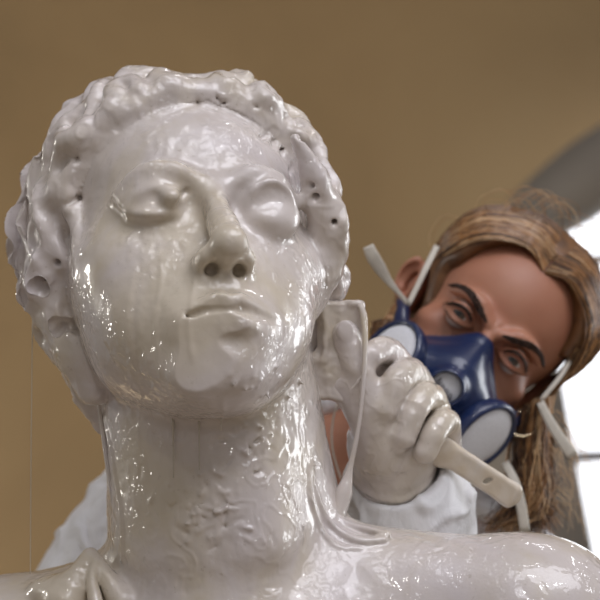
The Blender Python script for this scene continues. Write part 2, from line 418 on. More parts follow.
# ------------------------------------------------------------------ a human head, millimetres: x right, y back, z up, origin between the eye centres' depth axis
def face(f, statue=True, jaw=1.0, ear=(True, True), cz=0):
    f.ell((0, 10, 30), (73, 92, 80), 2)
    f.ell((0, -28, 34), (60, 52, 46), 14)                       # forehead
    f.ell((0, -22, -32+cz), (60, 52, 66), 14)                      # face mass
    f.cap((0, -60, -50), (0, -62, -80) if not statue else (0, -58, -74), 30, 24, 14 if not statue else 24)             # muzzle
    for s in (-1, 1):
        f.ell((s*(45 if statue else 42), -50, -24), (21, 20, 16) if statue else (19, 17, 15), 14)               # cheekbone
        f.cap((s*53*jaw, 4, -45), (s*49*jaw, -8, -74+cz), 14, 13, 16)
        f.cap((s*49*jaw, -8, -74+cz), (s*15, -66, -103+cz), 13, 13, 18)   # jaw line
        f.ell((s*33, -56, -58), (22, 20, 24), 14)               # cheek
    f.ell((0, -72, -100+cz) if not statue else (0, -55, -88), (20, 17, 15) if not statue else (25, 24, 16), 12 if not statue else 30)                      # chin
    if statue:                                                  # full oval lower face
        f.ell((0, -26, -24), (70, 54, 56), 16)
        f.ell((0, -34, -56), (55, 44, 40), 22)
        f.blur([(-75, -100, -115), (75, -20, 0)], 10, int(480/f.h**2))
    for s in (-1, 1):
        f.ell((s*31, -92, 0), (17, 17 if statue else 15.5, 11), 9, 'cut')           # socket
        f.ell((s*19, -91, 1), (7, 10, 9), 6, 'cut')
        f.tube([(s*9, -84, 11), (s*22, -86, 17), (s*38, -80, 18), (s*51, -66, 11)], [4, 6, 5.5, 4], 8)  # brow
        if statue: f.blur([(s*31-24, -95, -12), (s*31+24, -60, 20)], 10, int(20/f.h**2))
        f.ell((s*31.5, -70, -1), (14, 13.2, 13.2), 2)           # eyeball
        yb = -83.4
        up = [(s*17, -77, -4), (s*21, -82.5, 2), (s*31, -85.5, 6), (s*41, -81, 3), (s*47, -73, -4)]
        lo = [(s*17, -77, -4), (s*23, -81.5, -8), (s*32, -83.5, -9.5), (s*41, -79.5, -8), (s*47, -73, -4)]
        f.tube(up, [1.6, 2.6, 3.0, 2.8, 1.8], 3.6); f.tube(lo, [1.8, 2.3, 2.5, 2.3, 1.5] if statue else [.9, 1.2, 1.3, 1.2, .9], 6 if not statue else 3.5)
        if statue: f.tube([(s*17, -80, 5), (s*26, -83, 11), (s*38, -80, 11), (s*48, -70, 4)], 3.2, 6)
    if not statue: f.ell((-89, 8, -5), (12, 7, 22), 4, rm=rot(0, -12, 20)); f.ell((-91, 2, -3), (7, 5, 14), 3, 'cut')
    # nose
    f.cap((0, -80, 10), (0, -98, -26), 6.5, 7, 9)
    f.cap((0, -96, -20), (0, -106, -36), 7, 8.5, 6)
    f.ell((0, -105, -39), (9.5, 9.5, 8.5), 6)
    for s in (-1, 1):
        f.ell((s*(10.5 if statue else 11), -93, -42), (6.6 if statue else 7.5, 10.5, 7.5), 5)
    f.cap((0, -98, -46), (0, -88, -50), 4.5, 5, 5)
    # mouth
    f.ell((0, -84, -72) if not statue else (0, -82, -71), (28, 12, 16), 10 if not statue else 16)
    if statue: f.blur([(-45, -105, -112), (45, -70, -60)], 14, int(55/f.h**2))
    f.cap((0, -98, -52), (0, -98, -62), 3, 3.6, 4, 'cut')
    f.tube([(-25, -81, -72.5), (-14, -92, -68.5), (-5, -97, -66.5), (0, -97, -68), (5, -97, -66.5), (14, -92, -68.5), (25, -81, -72.5)], [1.5, 4, 4.6, 4.6, 4.6, 4, 1.5], 4)
    f.tube([(-21, -83, -75), (-10, -92, -79), (0, -95, -80), (10, -92, -79), (21, -83, -75)], [2, 5.2, 6.2, 5.2, 2], 4)
    f.tube([(-26, -84, -73), (-13, -96, -72.5), (0, -101.5, -73.5), (13, -96, -72.5), (26, -84, -73)], [1.4, 1.8, 2.0, 1.8, 1.4], 2.5, 'cut')
    f.ell((0, -98, -89), (14, 7, 5.5), 7, 'cut')
    for s in (-1, 1):
        f.cap((s*7, -102, -51), (s*7.5, -90, -45), 3.6, 3.6, 2.6, 'cut')
        if not statue: f.ell((s*28.5, -86, -74), (2, 4, 2.4), 5, 'cut')
        if ear[0 if s < 0 else 1]:
            er = rot(0, s*8, s*24)
            f.ell((s*75, 12, -12), (5, 17, 31), 4, rm=er)
            f.tube([(s*76, 2, -18), (s*80, 0, 4), (s*84, 14, 17), (s*85, 25, 8), (s*82, 22, -14), (s*76, 8, -36)], [2.5, 3, 3.2, 3.2, 3, 5], 2.5)
            f.ell((s*82, 8, -8), (6, 8, 12), 3, 'cut', rm=er)
            f.ell((s*76, 6, -38), (4, 6.5, 7.5), 4)


# ------------------------------------------------------------------ the statue: drawn in units of 1.4/1800 m (one pixel at 1.4 m)
U0 = 1.4/FPX
def A2W(V):                                                     # statue units (x, y depth from 1.4 m, z) -> world
    V = np.asarray(V, float); return Wn(np.stack([V[:, 0]*U0, 1.4+V[:, 1]*U0, V[:, 2]*U0], 1))
def A(px, py, y=0.0):
    """the statue-unit point seen at (px, py) when its depth is y units behind 1.4 m"""
    k = (1.4+y*U0)/1.4; return np.array([(px-300)*k, y, (300-py)*k])

def sculpt_statue(h):
    f = Field((-345, -150, -372), (400, 235, 255), h)
    SK = 1.78
    Rh = rot(0, -6, 0) @ rot(-26, 0, 0) @ rot(0, 0, 18)
    eye = Rh @ (SK*np.array([0, -80, 0.])); t = np.array([-84, -62, 92.])-eye
    f.set(Rh, t, SK)
    face(f, True, 0.74, ear=(False, False), cz=8)
    f.ell((33, -76, -5), (16, 10, 13), 5)                       # right eye: filled by the coating
    f.tube([(17, -83, -3), (21, -89, 6), (32, -91.5, 10.5), (43, -86, 7), (49, -76, -4)], [1.5, 2.5, 2.7, 2.5, 1.5], 2.5)
    # smeared left eye: blobs of paint in the inner corner
    f.ell((-24, -88, -1), (7, 5, 5), 4); f.ell((-17, -88, -2), (3, 5, 7), 2, 'cut', rm=rot(0, 25, 0))
    # neck (statue units again)
    f.set()
    f.tube([(-93, 70, -60), (-91, 54, -130), (-86, 48, -190), (-84, 42, -260)], [98, 96, 94, 104], 30)
    f.cap((-140, 20, -110), (-60, -25, -262), 26, 22, 30)       # neck muscle
    f.cap((-60, -22, -150), (-40, -40, -235), 26, 22, 34)
    f.cap((-30, 60, -120), (5, 55, -250), 40, 46, 30)
    # shoulders and chest
    f.tube([(-400, 50, -378), (-250, 42, -357), (-120, 40, -308), (-60, 40, -290), (60, 40, -300), (180, 22, -312), (245, 14, -318)], [80, 72, 62, 60, 60, 62, 66], 30)
    f.ell((240, 14, -336), (98, 84, 92), 30)
    f.ell((-300, 20, -388), (90, 84, 90), 30)
    f.ell((-30, 25, -420), (250, 120, 130), 50)
    f.ell((-60, -10, -330), (110, 62, 60), 40)
    # lump of drapery on the left shoulder
    f.tube([A(88, 556, -6), A(80, 575, -20), A(66, 602, -30)], [7, 13, 22], 8)
    f.tube([A(92, 554, -8), A(103, 572, -22), A(122, 602, -36)], [6, 9, 14], 6)
    f.tube([A(96, 562, -20), A(92, 580, -36), A(96, 606, -46)], [4, 5, 8], 5)
    f.ell(A(60, 590, -10), (30, 22, 16), 14)
    # lip of plaster running off the neck on to the right shoulder
    f.tube([A(312, 470, 42), A(318, 505, 30), A(335, 530, 12), A(360, 540, 2), A(388, 536, 4)], [3, 3.5, 4, 3.5, 2.5], 5)
    f.tube([A(313, 466, 48), A(324, 500, 38), A(345, 522, 22), A(372, 530, 10), A(389, 533, 6)], [3, 3, 3, 3, 2.5], 4)
    # ---------------------------------------------------------------- hair, millimetres of the head again
    f.set(Rh, t, SK)
    hair = []
    rr = random.Random(5)
    # thick underlying mass: rolls framing the face from the parting to the nape
    def roll(p, r, k=7): f.tube(p, r, k, lab=1)
    f.ell((0, 26, 30), (80, 80, 80), 5, lab=1)
    f.ell((0, 44, -10), (72, 62, 62), 12, lab=1)
    for s in (-1, 1):
        roll([(s*3, -68, 78), (s*20, -68, 76), (s*42, -58, 66), (s*62, -38, 48), (s*76, -18, 24), (s*80, -4, -4)], [9, 11, 13, 14, 14, 12])
        roll([(s*4, -50, 94), (s*26, -52, 92), (s*50, -38, 78), (s*70, -16, 54), (s*81, 4, 24), (s*80, 12, -6)], [9, 12, 14, 14, 14, 12], 5)
        roll([(s*4, -24, 105), (s*28, -26, 103), (s*54, -12, 88), (s*75, 12, 62), (s*83, 28, 28), (s*78, 32, -6)], [9, 12, 14, 15, 13, 12], 5)
        roll([(s*4, 8, 108), (s*30, 8, 105), (s*56, 22, 88), (s*74, 40, 60), (s*76, 50, 26), (s*70, 50, -8)], [9, 12, 14, 15, 13, 12], 5)
    roll([(-79, -10, -2), (-78, 2, -18), (-70, 10, -36), (-60, 12, -54), (-54, 16, -70)], [11, 12, 12, 11, 8], 6)
    roll([(82, -6, -2), (81, 6, -16), (76, 14, -30), (70, 18, -44)], [11, 12, 11, 8], 6)
    # nape hair beside the neck, in view units
    f.set()
    f.tube([A(74, 310, 40), A(84, 350, 52), A(94, 390, 60), A(101, 424, 66)], [34, 30, 23, 10], 12, lab=1)
    f.tube([A(88, 330, 40), A(96, 372, 52), A(102, 410, 60)], [24, 22, 12], 12, lab=1)
    f.tube([A(296, 140, -14), A(312, 172, -2), A(324, 208, 10), A(330, 240, 16), A(325, 272, 24), A(316, 304, 32)], [9, 14, 18, 16, 17, 11], 18, lab=1)
    f.set(Rh, t, SK)
    # locks laid along the surface from the parting down and back, with grooves between them
    C0 = np.array([0, 22, 26.])
    def surf(az, el, off):
        d = np.array([math.cos(el)*math.sin(az), -math.cos(el)*math.cos(az), math.sin(el)])
        rs = np.arange(60, 140, .5); P = (f.sc*(f.R @ (C0[:, None]+d[:, None]*rs)) + f.t[:, None]).T
        ix = np.round((P-f.lo)/f.h).astype(int); ix = np.clip(ix, 0, np.array(f.n)-1)
        v = f.F[ix[:, 0], ix[:, 1], ix[:, 2]]; ins = np.nonzero(v < 0)[0]
        r = rs[ins[-1]] if len(ins) else 84
        return C0+d*(r*.985+off)
    def onface(p): return p[1] < -44 and p[2] < 62 and abs(p[0]) < 66
    paths = []
    for s in (-1, 1):
        for i in range(15):
            a0 = .05+i*.07; e0 = .98+.03*i
            a1 = 1.02+i*.13; e1 = -.55-.05*i
            ph = rr.uniform(0, 6); am = rr.uniform(.07, .12); pts = []
            for q in range(15):
                u = q/14
                az = a0+(a1-a0)*u**.75; el = e0+(e1-e0)*u**1.2
                wv = math.sin(ph+u*15)*(.35+u*.8)
                pts.append((s*(az+am*.8*wv), min(el+am*.9*wv, 1.35)))
            paths.append(pts)
    rrp = list(range(len(paths))); rr.shuffle(rrp)
    for kk in rrp:
        P = [surf(a, e, 1.0) for a, e in paths[kk]]; P = [p for p in P if not onface(p)]
        w0 = rr.uniform(4.5, 7)
        if len(P) > 3: f.tube(P, [w0*.15, w0*.8, w0, w0*.9, w0*.9, w0*.15], 3.5, lab=1, sub=2)
    for kk in rrp:
        P = [surf(a+.045*(1 if a > 0 else -1), e+.02, .6) for a, e in paths[kk]]; P = [p for p in P if not onface(p) and not (p[1] < -30 and p[2] < 40 and abs(p[0]) < 70)]
        if len(P) > 3: f.tube(P, [.8, 2.0, 2.6, 2.0, 2.6, .8], 2.2, 'cut', sub=2)
    f.blur([(-90, -95, -60), (90, 110, 120)], 12, int(22/f.h**2))
    # curls at the temples and sides, with drilled holes
    curls = [((78, -22, 24), 11), ((72, -36, 42), 10), ((56, -52, 62), 10), ((36, -64, 76), 9), ((16, -70, 84), 8),
             ((-80, -16, 14), 12), ((-76, -28, 34), 11), ((-62, -46, 56), 11), ((-40, -60, 74), 10), ((-18, -68, 84), 8),
             ((-84, 2, -14), 12), ((-84, 18, -40), 13), ((-78, 30, -66), 12), ((84, -4, 0), 12), ((86, 10, -26), 12), ((82, 22, -50), 12)]
    for (c, r_) in curls:
        c = np.array(c, float); nrm = np.array([c[0]/88**2, (c[1]-26)/96**2, (c[2]-30)/88**2]); nrm /= np.linalg.norm(nrm)
        dd = c-C0; c = surf(math.atan2(dd[0], -dd[1]), math.asin(dd[2]/np.linalg.norm(dd)), -2.5)
        tt = np.cross(nrm, (0, 0, 1.)); tt /= np.linalg.norm(tt); bb = np.cross(nrm, tt)
        ph = rr.uniform(0, 6); sg = rr.choice((-1, 1))
        P = [c+nrm*3+(tt*math.cos(ph+sg*a)+bb*math.sin(ph+sg*a))*r_*(.95-.16*a/1.2) for a in np.linspace(0, 4.6, 9)]
        f.tube(P, [3.5, 5.2, 5.6, 5.2, 3.5], 4, lab=1)
    f.blur([(-90, -40, -60), (90, 110, 120)], 12, int(9/f.h**2))
    def hole(px, py, r, ln=14, k=2.5, y0=-160):
        # drilled pit in view units, sunk where the surface is met
        f.set(); X, Z = px-300, 300-py
        j = [int(round((v-l)/f.h)) for v, l in ((X, f.lo[0]), (Z, f.lo[2]))]
        colm = f.F[j[0], :, j[1]]; hit = np.argmax(colm < 0)
        if colm[hit] < 0:
            y = f.lo[1]+hit*f.h; p0 = np.array([X, y, Z])
            a = rr.uniform(0, 6.28); o = np.array([math.cos(a), 0, math.sin(a)*.8])*r*rr.uniform(.5, 1.3)
            f.cap(p0+o+(0, -1, 0), p0-o+(ln*.2, ln*.55, ln*.1), r*.75, r*.5, k+2, 'cut')
        f.set(Rh, t, SK)
    for px, py, r in [(40, 282, 6), (43, 288, 4), (58, 263, 3.5), (66, 326, 8), (60, 330, 5), (75, 330, 4), (70, 388, 5), (66, 396, 5), (74, 202, 5), (79, 197, 3.5), (78, 160, 3), (262, 136, 4), (272, 143, 4.5), (280, 150, 4), (290, 168, 3),
                      (215, 98, 3), (222, 103, 4), (196, 102, 2), (312, 186, 3.5), (315, 196, 4), (300, 140, 3), (288, 113, 3), (255, 106, 2.5), (333, 222, 3)]:
        hole(px, py, r)
    # face side details placed on the surface as seen: brow scratch, small pits
    for px, py, r, ln in [(188, 198, 3.5, 8)]:
        hole(px, py, r, ln)
    f.set()
    # the run of plaster that slid off the neck on to the right shoulder, and lumps left on the neck
    def onsurf(px, py, out=1.0):
        X, Z = px-300., 300.-py
        for _ in range(2):
            y = f.hit(X, Z)
            if y is None: return None
            k = (1.4+y*U0)/1.4; X, Z = (px-300)*k, (300-py)*k
        return np.array([X, y-out, Z])
    for pts, r, k in [([(311, 466), (316, 492), (324, 512), (338, 530), (360, 541), (384, 540)], [2, 3, 3.6, 4, 4.5, 3], 2.5),
                      ([(309, 470), (312, 500), (318, 520), (336, 546), (362, 548)], [2, 2.5, 3, 2.5, 1.5], 3),
                      ([(103, 412), (110, 440), (117, 480), (122, 520), (122, 560)], [2, 3, 3, 3.5, 2], 3)]:
        P = [onsurf(a, b, 1.5) for a, b in pts]; P = [p for p in P if p is not None]
        if len(P) > 2: f.tube(P, r, k)
    rq = random.Random(21)
    for (cx, cy, sx, sy, n_) in [(238, 446, 22, 16, 26), (215, 505, 20, 22, 26), (205, 530, 40, 14, 16), (265, 380, 26, 12, 14), (262, 425, 26, 20, 14), (150, 410, 25, 8, 5), (170, 500, 30, 30, 8)]:
        for q in range(n_):
            p = onsurf(rq.gauss(cx, sx), rq.gauss(cy, sy), .3)
            if p is None: continue
            a = rq.uniform(0, 3.14); L_ = rq.uniform(1, 8); d_ = np.array([math.cos(a), .15, math.sin(a)])*L_; r_ = rq.uniform(.8, 2.1)
            f.cap(p-d_, p+d_, r_, r_*.6, 2.5, 'add' if cy < 410 else rq.choice(['add', 'add', 'cut']))
    return f

def statue_surface_detail(V, Q, lab):
    N = vnormals(V, Q)
    # the coating runs down in soft sheets and lumps; more broken on the neck and hair
    P = V.copy(); P2 = P*np.array([1, 1, .35])
    nk = np.clip((-105-V[:, 2])/40, 0, 1)*np.clip((V[:, 2]+300)/60, 0, 1)
    d = .8*vnoise(P2, 26, 1)+.25*vnoise(P, 9, 2)
    m = np.clip(vnoise(P, 45, 3)*2.2, 0, 1)
    d += m*(.25*vnoise(P, 5, 4)+.6*vnoise(P2, 7, 5))
    r = np.abs(vnoise(P*np.array([1, 1, .7])+8*np.stack([vnoise(P, 18, 6), vnoise(P, 18, 7), vnoise(P, 18, 8)], 1), 17, 9))
    edge = np.clip(1-r*7, 0, 1)
    d += nk*edge*1.0*np.clip((V[:, 0]+170)/80, .15, 1)*np.clip(vnoise(P, 60, 10)+.55, 0, 1)
    d *= 1-.8*np.clip((V[:, 0]-60)/60, 0, 1)*(V[:, 2] < -150)
    hr = (lab == 1)*1.0
    ls = V*np.array([1, 1, 1.]); d += hr*4.0*vnoise(ls, 34, 15)-hr*np.clip((-V[:, 0]-240)/30, 0, 1)*7
    hw_ = V+9*np.stack([vnoise(V, 24, 61), vnoise(V, 24, 62), vnoise(V, 24, 63)], 1)
    d += hr*.7*(np.clip(1-np.abs(vnoise(hw_*np.array([1, 1, .6]), 14, 64))*3.2, 0, 1)-.4)
    d -= hr*np.clip((-272-V[:, 0])/22, 0, 1)*9
    d += hr*(1.0*vnoise(ls, 16, 12)+.4*vnoise(ls, 7, 13))
    # drip runs on cheek and chin
    for px, z0, z1, wd, am in [(-132, 60, -75, 3, 1.4), (-100, 40, -60, 3, 1.4), (-160, 30, -90, 4, 1.6), (-70, -88, -112, 3, 3.0), (-82, -86, -104, 4, 3.0)]:
        x = px if px < 200 else px-300
        g = np.exp(-((V[:, 0]-x-2*np.sin(V[:, 2]/14))/wd)**2)*np.clip((V[:, 2]-z1)/10, 0, 1)*np.clip((z0-V[:, 2])/30, 0, 1)*(V[:, 1] < 0)
        d += g*am*.6*(lab != 1)
    return V+N*d[:, None]

def statue_mat(name, hair=False):
    t = NT(name); v = t.coords(); b = t.b
    big = t.noise(v, 9, 4, .55, .6)
    base = t.ramp(big, [(.38, srgb(201, 190, 172)), (.52, srgb(205, 196, 190)), (.7, srgb(208, 200, 200))])
    vs = t.coords((1, 1, .3)); run = t.noise(vs, 40, 5, .6, .8)
    base = t.mixc(t.ramp(run, [(.55, 0), (.72, .35)]), base, srgb(186, 174, 158))
    fine = t.noise(v, 170, 4, .65)
    base = t.mixc(t.ramp(fine, [(.64, 0), (.76, .5)]), base, srgb(150, 136, 118))
    t.l(base, b.inputs['Base Color'])
    b.inputs['Roughness'].default_value = .34; b.inputs['Specular IOR Level'].default_value = .5
    b.inputs['Coat Weight'].default_value = 1.0; b.inputs['Coat Roughness'].default_value = .025; b.inputs['Coat IOR'].default_value = 1.45
    # ripples of the wet coating, stronger in patches
    patch = t.ramp(t.noise(v, 22, 2), [(.45, .10), (.55, 1)])
    rip = t.noise(v, 115, .6, .5, 1.0)
    rp = t.math('MULTIPLY', rip, patch)
    n1 = t.bump(rp, 1.0, .0036, to=('Coat Normal',))
    t.bump(t.noise(v, 42, 4), .3, .002, to=('Normal',))
    return t.m
M_STAT = statue_mat('wet_plaster'); M_HAIR = statue_mat('wet_plaster_hair', True)

V, Q, lab = sculpt_statue(QH).mesh()
V = statue_surface_detail(V, Q, lab)
ql = lab[Q].sum(1) >= 2
st = thing('statue', tuple(A2W([(-80, 30, -370)])[0]), 'large white classical statue bust with wavy carved hair, dripping with wet plaster', 'statue')
VW = A2W(V)
v_, q_ = compact(VW, Q[~ql]); link_mesh('bust', v_, q_, M_STAT, st)
v_, q_ = compact(VW, Q[ql]); tag(link_mesh('hair', v_, q_, M_HAIR, st), 'wavy carved hair with drilled curls')

# ------------------------------------------------------------------ brush, gloved hand, strands
M_PAINT = statue_mat('wet_plaster_coat')
def paint_mat2():
    t = NT('plaster_smeared_wood'); v = t.coords(); n_ = t.noise(v, 45, 4, .6, .5)
    t.l(t.ramp(n_, [(.35, srgb(206, 192, 170)), (.6, srgb(214, 204, 190)), (.75, srgb(216, 210, 204))]), t.b.inputs['Base Color'])
    t.b.inputs['Roughness'].default_value = .4; t.b.inputs['Coat Weight'].default_value = .6; t.b.inputs['Coat Roughness'].default_value = .1
    t.bump(t.noise(v, 120, 3), .2, .001); return t.m
M_WOOD = paint_mat2()

brush = thing('paintbrush', tuple(at(345, 398, 1.46)), 'wide flat brush loaded with plaster, held against the statue neck', 'paintbrush')
f = Field(A(296, 415, 20)-(4, 0, 4), A(385, 285, 120)+(4, 0, 4), 1.1)
c = (A(318, 312, 78)+A(350, 395, 78))/2
f.slab(A(341, 340, 78), (25.5, 13, 41), 4, rm=rot(0, -1, 0), e=5)
f.slab(A(334, 378, 76), (27, 12, 24), 10, rm=rot(0, 10, 0), e=5)
f.cap(A(313, 385, 72), A(309, 402, 70), 6, 4, 8)
f.cap(A(352, 385, 74), A(362, 398, 74), 10, 8, 8)
f.ell(A(329, 414, 66), (15, 16, 14), 5, 'cut')
f.tube([A(321, 305, 64), A(326, 330, 62), A(323, 360, 62)], 3, 6); f.tube([A(352, 304, 66), A(361, 306, 66), A(365, 330, 68)], 3.5, 4)
f.ell(A(318, 349, 60), (5, 8, 8), 4, 'cut')
V, Q, _ = f.mesh(); N = vnormals(V, Q)
V = V+N*(1.3*vnoise(V*np.array([1, 1, .6]), 10, 21)+.6*vnoise(V, 5, 22))[:, None]
link_mesh('bristles', A2W(V), Q, M_PAINT, brush)
hd = [A(345, 372, 84), A(437, 446, 98), A(516, 498, 104)]
f = Field(A(335, 515, 60)-6, A(530, 350, 140)+6, 1.0)
ax = hd[2]-hd[1]; an = math.degrees(math.atan2(-ax[2], ax[0])); rm = rot(0, an, 0) @ rot(12, 0, 0)
mid = (hd[1]+hd[2])/2
f.slab((hd[0]+hd[1])/2, (64, 4.5, 12), 3, rm=rot(0, math.degrees(math.atan2(-(hd[1]-hd[0])[2], (hd[1]-hd[0])[0])), 0), e=4)
f.slab(mid, (np.linalg.norm(ax)/2, 5, 13.5), 5, rm=rm, e=4.6); f.ell(hd[2]-ax*.09, (14, 5.5, 13.8), 5, rm=rm)
f.ell(A(440, 452, 98), (18, 5, 16), 8, rm=rm)
hp = A(487, 480, 103); f.ell(hp, (5.6, 20, 3.0), 1.0, 'cut', rm=rot(0, -28, 0))
V, Q, _ = f.mesh(); N = vnormals(V, Q); V = V+N*(.5*vnoise(V, 9, 23))[:, None]
tag(link_mesh('handle', A2W(V), Q, M_WOOD, brush), 'flat wooden handle with a hanging hole')

# paint strand sliding from the brush corner down to the shoulder
def strand(name, pts, r, label, parent=None, cat='paint drip', group=None, mat=None, n=8):
    P = [tuple(at(px, py, 1.4+y*U0)) for px, py, y in pts]
    v_, q_ = tube_mesh(P, [x*U0 for x in r], n, 5, cap=True)
    o = link_mesh(name, v_, q_, mat or M_PAINT, parent)
    if parent is None: tag(o, label, cat, group)
    return o
strand('plaster_strand', [(360, 305, 62), (364, 318, 58), (365, 345, 50), (363, 385, 44), (358, 430, 42), (350, 468, 42), (344, 492, 40), (337, 516, 34), (334, 532, 24)], [3.5, 3.8, 2.8, 2.2, 2.2, 3.0, 9, 9, 4],
       'thick white strand of plaster running from brush corner to statue shoulder')
thin = NT('thin_plaster_thread'); thin.b.inputs['Base Color'].default_value = c4(srgb(205, 196, 180)); thin.b.inputs['Roughness'].default_value = .2; thin.b.inputs['Coat Weight'].default_value = .8
thin.b.inputs['Alpha'].default_value = .75
strand('plaster_thread', [(33, 284, 30), (32, 360, 30), (31, 460, 30), (30, 640, 30)], [1.0, .5, .5, .5], 'very thin thread of plaster hanging from the hair at far left', mat=thin.m)
for (x, y0, y1, dpt) in [(173, 418, 478, -58), (199, 408, 470, -64), (221, 392, 430, -74)]:
    strand('drip', [(x, y0, dpt), (x+.2, (y0+y1)/2, dpt), (x+.3, y1, dpt)], [1.6, .55, .4], None, parent=st, mat=thin.m)
strand('drip', [(314, 440, 20), (309, 405, 15), (316, 330, 12), (321, 260, 0), (318, 215, -8), (300, 180, -14)], [1, 1.6, 1.4, 1.8, 1.6, 1], None, parent=st) if False else None
strand('drip', [(98, 400, 28), (104, 440, 22), (111, 490, 6), (117, 530, 0), (121, 566, -12)], [1.5, 2.6, 2.4, 3, 2], None, parent=st)

# glove: palm side towards us, fingers closed over the handle, thumb along the brush
f = Field(A(322, 540, 10)-6, A(490, 312, 220)+6, 1.25)
f.tube([A(398, 505, 150), A(393, 478, 132), A(396, 450, 118)], [44, 45, 42], 8)
f.ell(A(392, 448, 112), (46, 34, 44), 14)
f.ell(A(418, 428, 124), (31, 26, 40), 16, rm=rot(0, 30, 0))
f.ell(A(372, 440, 98), (24, 24, 34), 14); f.ell(A(388, 382, 108), (20, 12, 20), 8)
def finger(pts, r, k=2.2): f.tube([A(*p) for p in pts], r, k, sub=4)
finger([(412, 386, 128), (394, 357, 112), (382, 350, 92), (371, 356, 74)], [16, 15.5, 15, 13])
finger([(426, 404, 128), (411, 375, 100), (397, 382, 74), (385, 410, 66)], [18, 18, 16.5, 14.5])
finger([(442, 430, 126), (430, 397, 98), (415, 408, 72), (404, 437, 66)], [16, 16, 14.5, 13])
finger([(448, 448, 122), (446, 422, 100), (436, 430, 78), (425, 452, 72)], [15, 15, 13.5, 12.5])
finger([(384, 452, 88), (372, 418, 76), (360, 378, 70), (346, 334, 67)], [26, 22, 17, 14.5], 9)
f.cap(A(340, 385, 76), A(366, 415, 84), 14, 18, 12)
f.ell(A(345, 330, 54), (9, 3, 11), 3)                             # nail under the glove
f.tube([A(351, 478, 116), A(370, 494, 98), (A(400, 500, 92)), A(424, 486, 100), A(437, 462, 124)], [2.5, 3.5, 3.5, 3.2, 2.5], 3)
f.tube([A(352, 468, 112), A(372, 484, 97), (A(400, 489, 93)), A(420, 478, 100)], [1, 2.2, 2.2, 1], 2.5)
for a, b in [((362, 425, 60), (378, 408, 62)), ((368, 452, 66), (392, 440, 70)), ((352, 388, 50), (366, 372, 50)), ((364, 470, 80), (390, 462, 76))]:
    f.cap(A(*a), A(*b), 1.6, 1.0, 3)
V, Q, _ = f.mesh(); N = vnormals(V, Q)
m = np.clip(vnoise(V, 22, 31)+.4, 0, 1); rg = np.abs(vnoise(V+5*np.stack([vnoise(V, 14, 35), vnoise(V, 14, 36), vnoise(V, 14, 37)], 1), 15, 32))
V = V+N*(.9*vnoise(V, 13, 33)+m*np.clip(1-rg*6, 0, 1)*.7+.12*vnoise(V, 4, 34))[:, None]
GLOVE = (A2W(V), Q)
M_GLOVE = statue_mat('plaster_covered_glove')

# ------------------------------------------------------------------ the woman: drawn in units of 1.66/1800 m (one pixel at 1.66 m)
D1 = 1.66; U1 = D1/FPX
def B2W(V):
    V = np.asarray(V, float); return Wn(np.stack([V[:, 0]*U1, D1+V[:, 1]*U1, V[:, 2]*U1], 1))
def B(px, py, y=0.0):
    k = (D1+y*U1)/D1; return np.array([(px-300)*k, y, (300-py)*k])
def BA(px, py, ya):
    return B(px, py, (1.4+ya*U0-D1)/U1)
SW = 1.12
RW = rot(0, 41, 0) @ rot(2, 0, 0) @ rot(0, 0, -3)
eyeW = RW @ (SW*np.array([0, -80, 0.])); TW = np.array(B(488, 336, 0))-eyeW
def H(p): return SW*(RW @ np.asarray(p, float))+TW               # head millimetres -> woman units
def HW(P): return B2W(np.array([H(p) for p in P]))

woman = thing('person', tuple(B2W([B(330, 700, 120)])[0]), 'woman in white coverall and blue respirator, leaning in behind the statue, frowning', 'person')

# body: head, neck, chest, and the arm inside the sleeve
f = Field((-125, -215, -300), (325, 215, 190), QW)
f.set(RW, TW, SW)
face(f, False, .93, ear=(True, True))
for s in (-1, 1):
    f.cap((s*3.2, -88, 8), (s*5.2, -86.5, 20), 1.6, 1.2, 2.0, 'cut')       # frown
    f.cap((s*7, -88, 8), (s*15, -89, 11), 3, 3.4, 5)
f.set()
f.tube([H((0, 22, -60)), B(432, 420, 95), B(385, 475, 112), B(345, 530, 125)], [52, 50, 54, 66], 16)
f.tube([B(400, 440, 110), B(350, 450, 120), B(300, 470, 130)], [46, 44, 46], 22)
f.ell(B(330, 540, 120), (80, 60, 80), 24)
f.tube([B(330, 620, 120), BA(350, 690, 230), BA(440, 650, 200), BA(415, 560, 172), BA(396, 490, 140), BA(394, 455, 118)], [44, 40, 34, 32, 27, 24], 12)
FB = f
def faceY(x, z):
    for y in np.arange(-115, -30, .4):
        p = H((x, y, z)); i = np.round((p-FB.lo)/FB.h).astype(int)
        if FB.F[i[0], i[1], i[2]] < 0: return y
    return -70
V, Q, _ = f.mesh(); N = vnormals(V, Q); V = V+N*(.35*vnoise(V, 18, 41))[:, None]
def skin():
    t = NT('skin'); v = t.coords(); b = t.b
    c = t.ramp(t.noise(v, 14, 4, .5), [(.35, srgb(168, 114, 90)), (.6, srgb(178, 126, 101)), (.75, srgb(180, 120, 98))])
    c = t.mixc(t.ramp(t.noise(v, 160, 3), [(.55, 0), (.8, .35)]), c, srgb(170, 112, 90))
    t.l(c, b.inputs['Base Color']); b.inputs['Roughness'].default_value = .48
    b.inputs['Subsurface Weight'].default_value = .12; b.inputs['Subsurface Radius'].default_value = (.01, .004, .002); b.inputs['Subsurface Scale'].default_value = .5
    t.bump(t.noise(v, 500, 2), .15, .0004); return t.m
M_SKIN = skin()
link_mesh('body', B2W(V), Q, M_SKIN, woman)

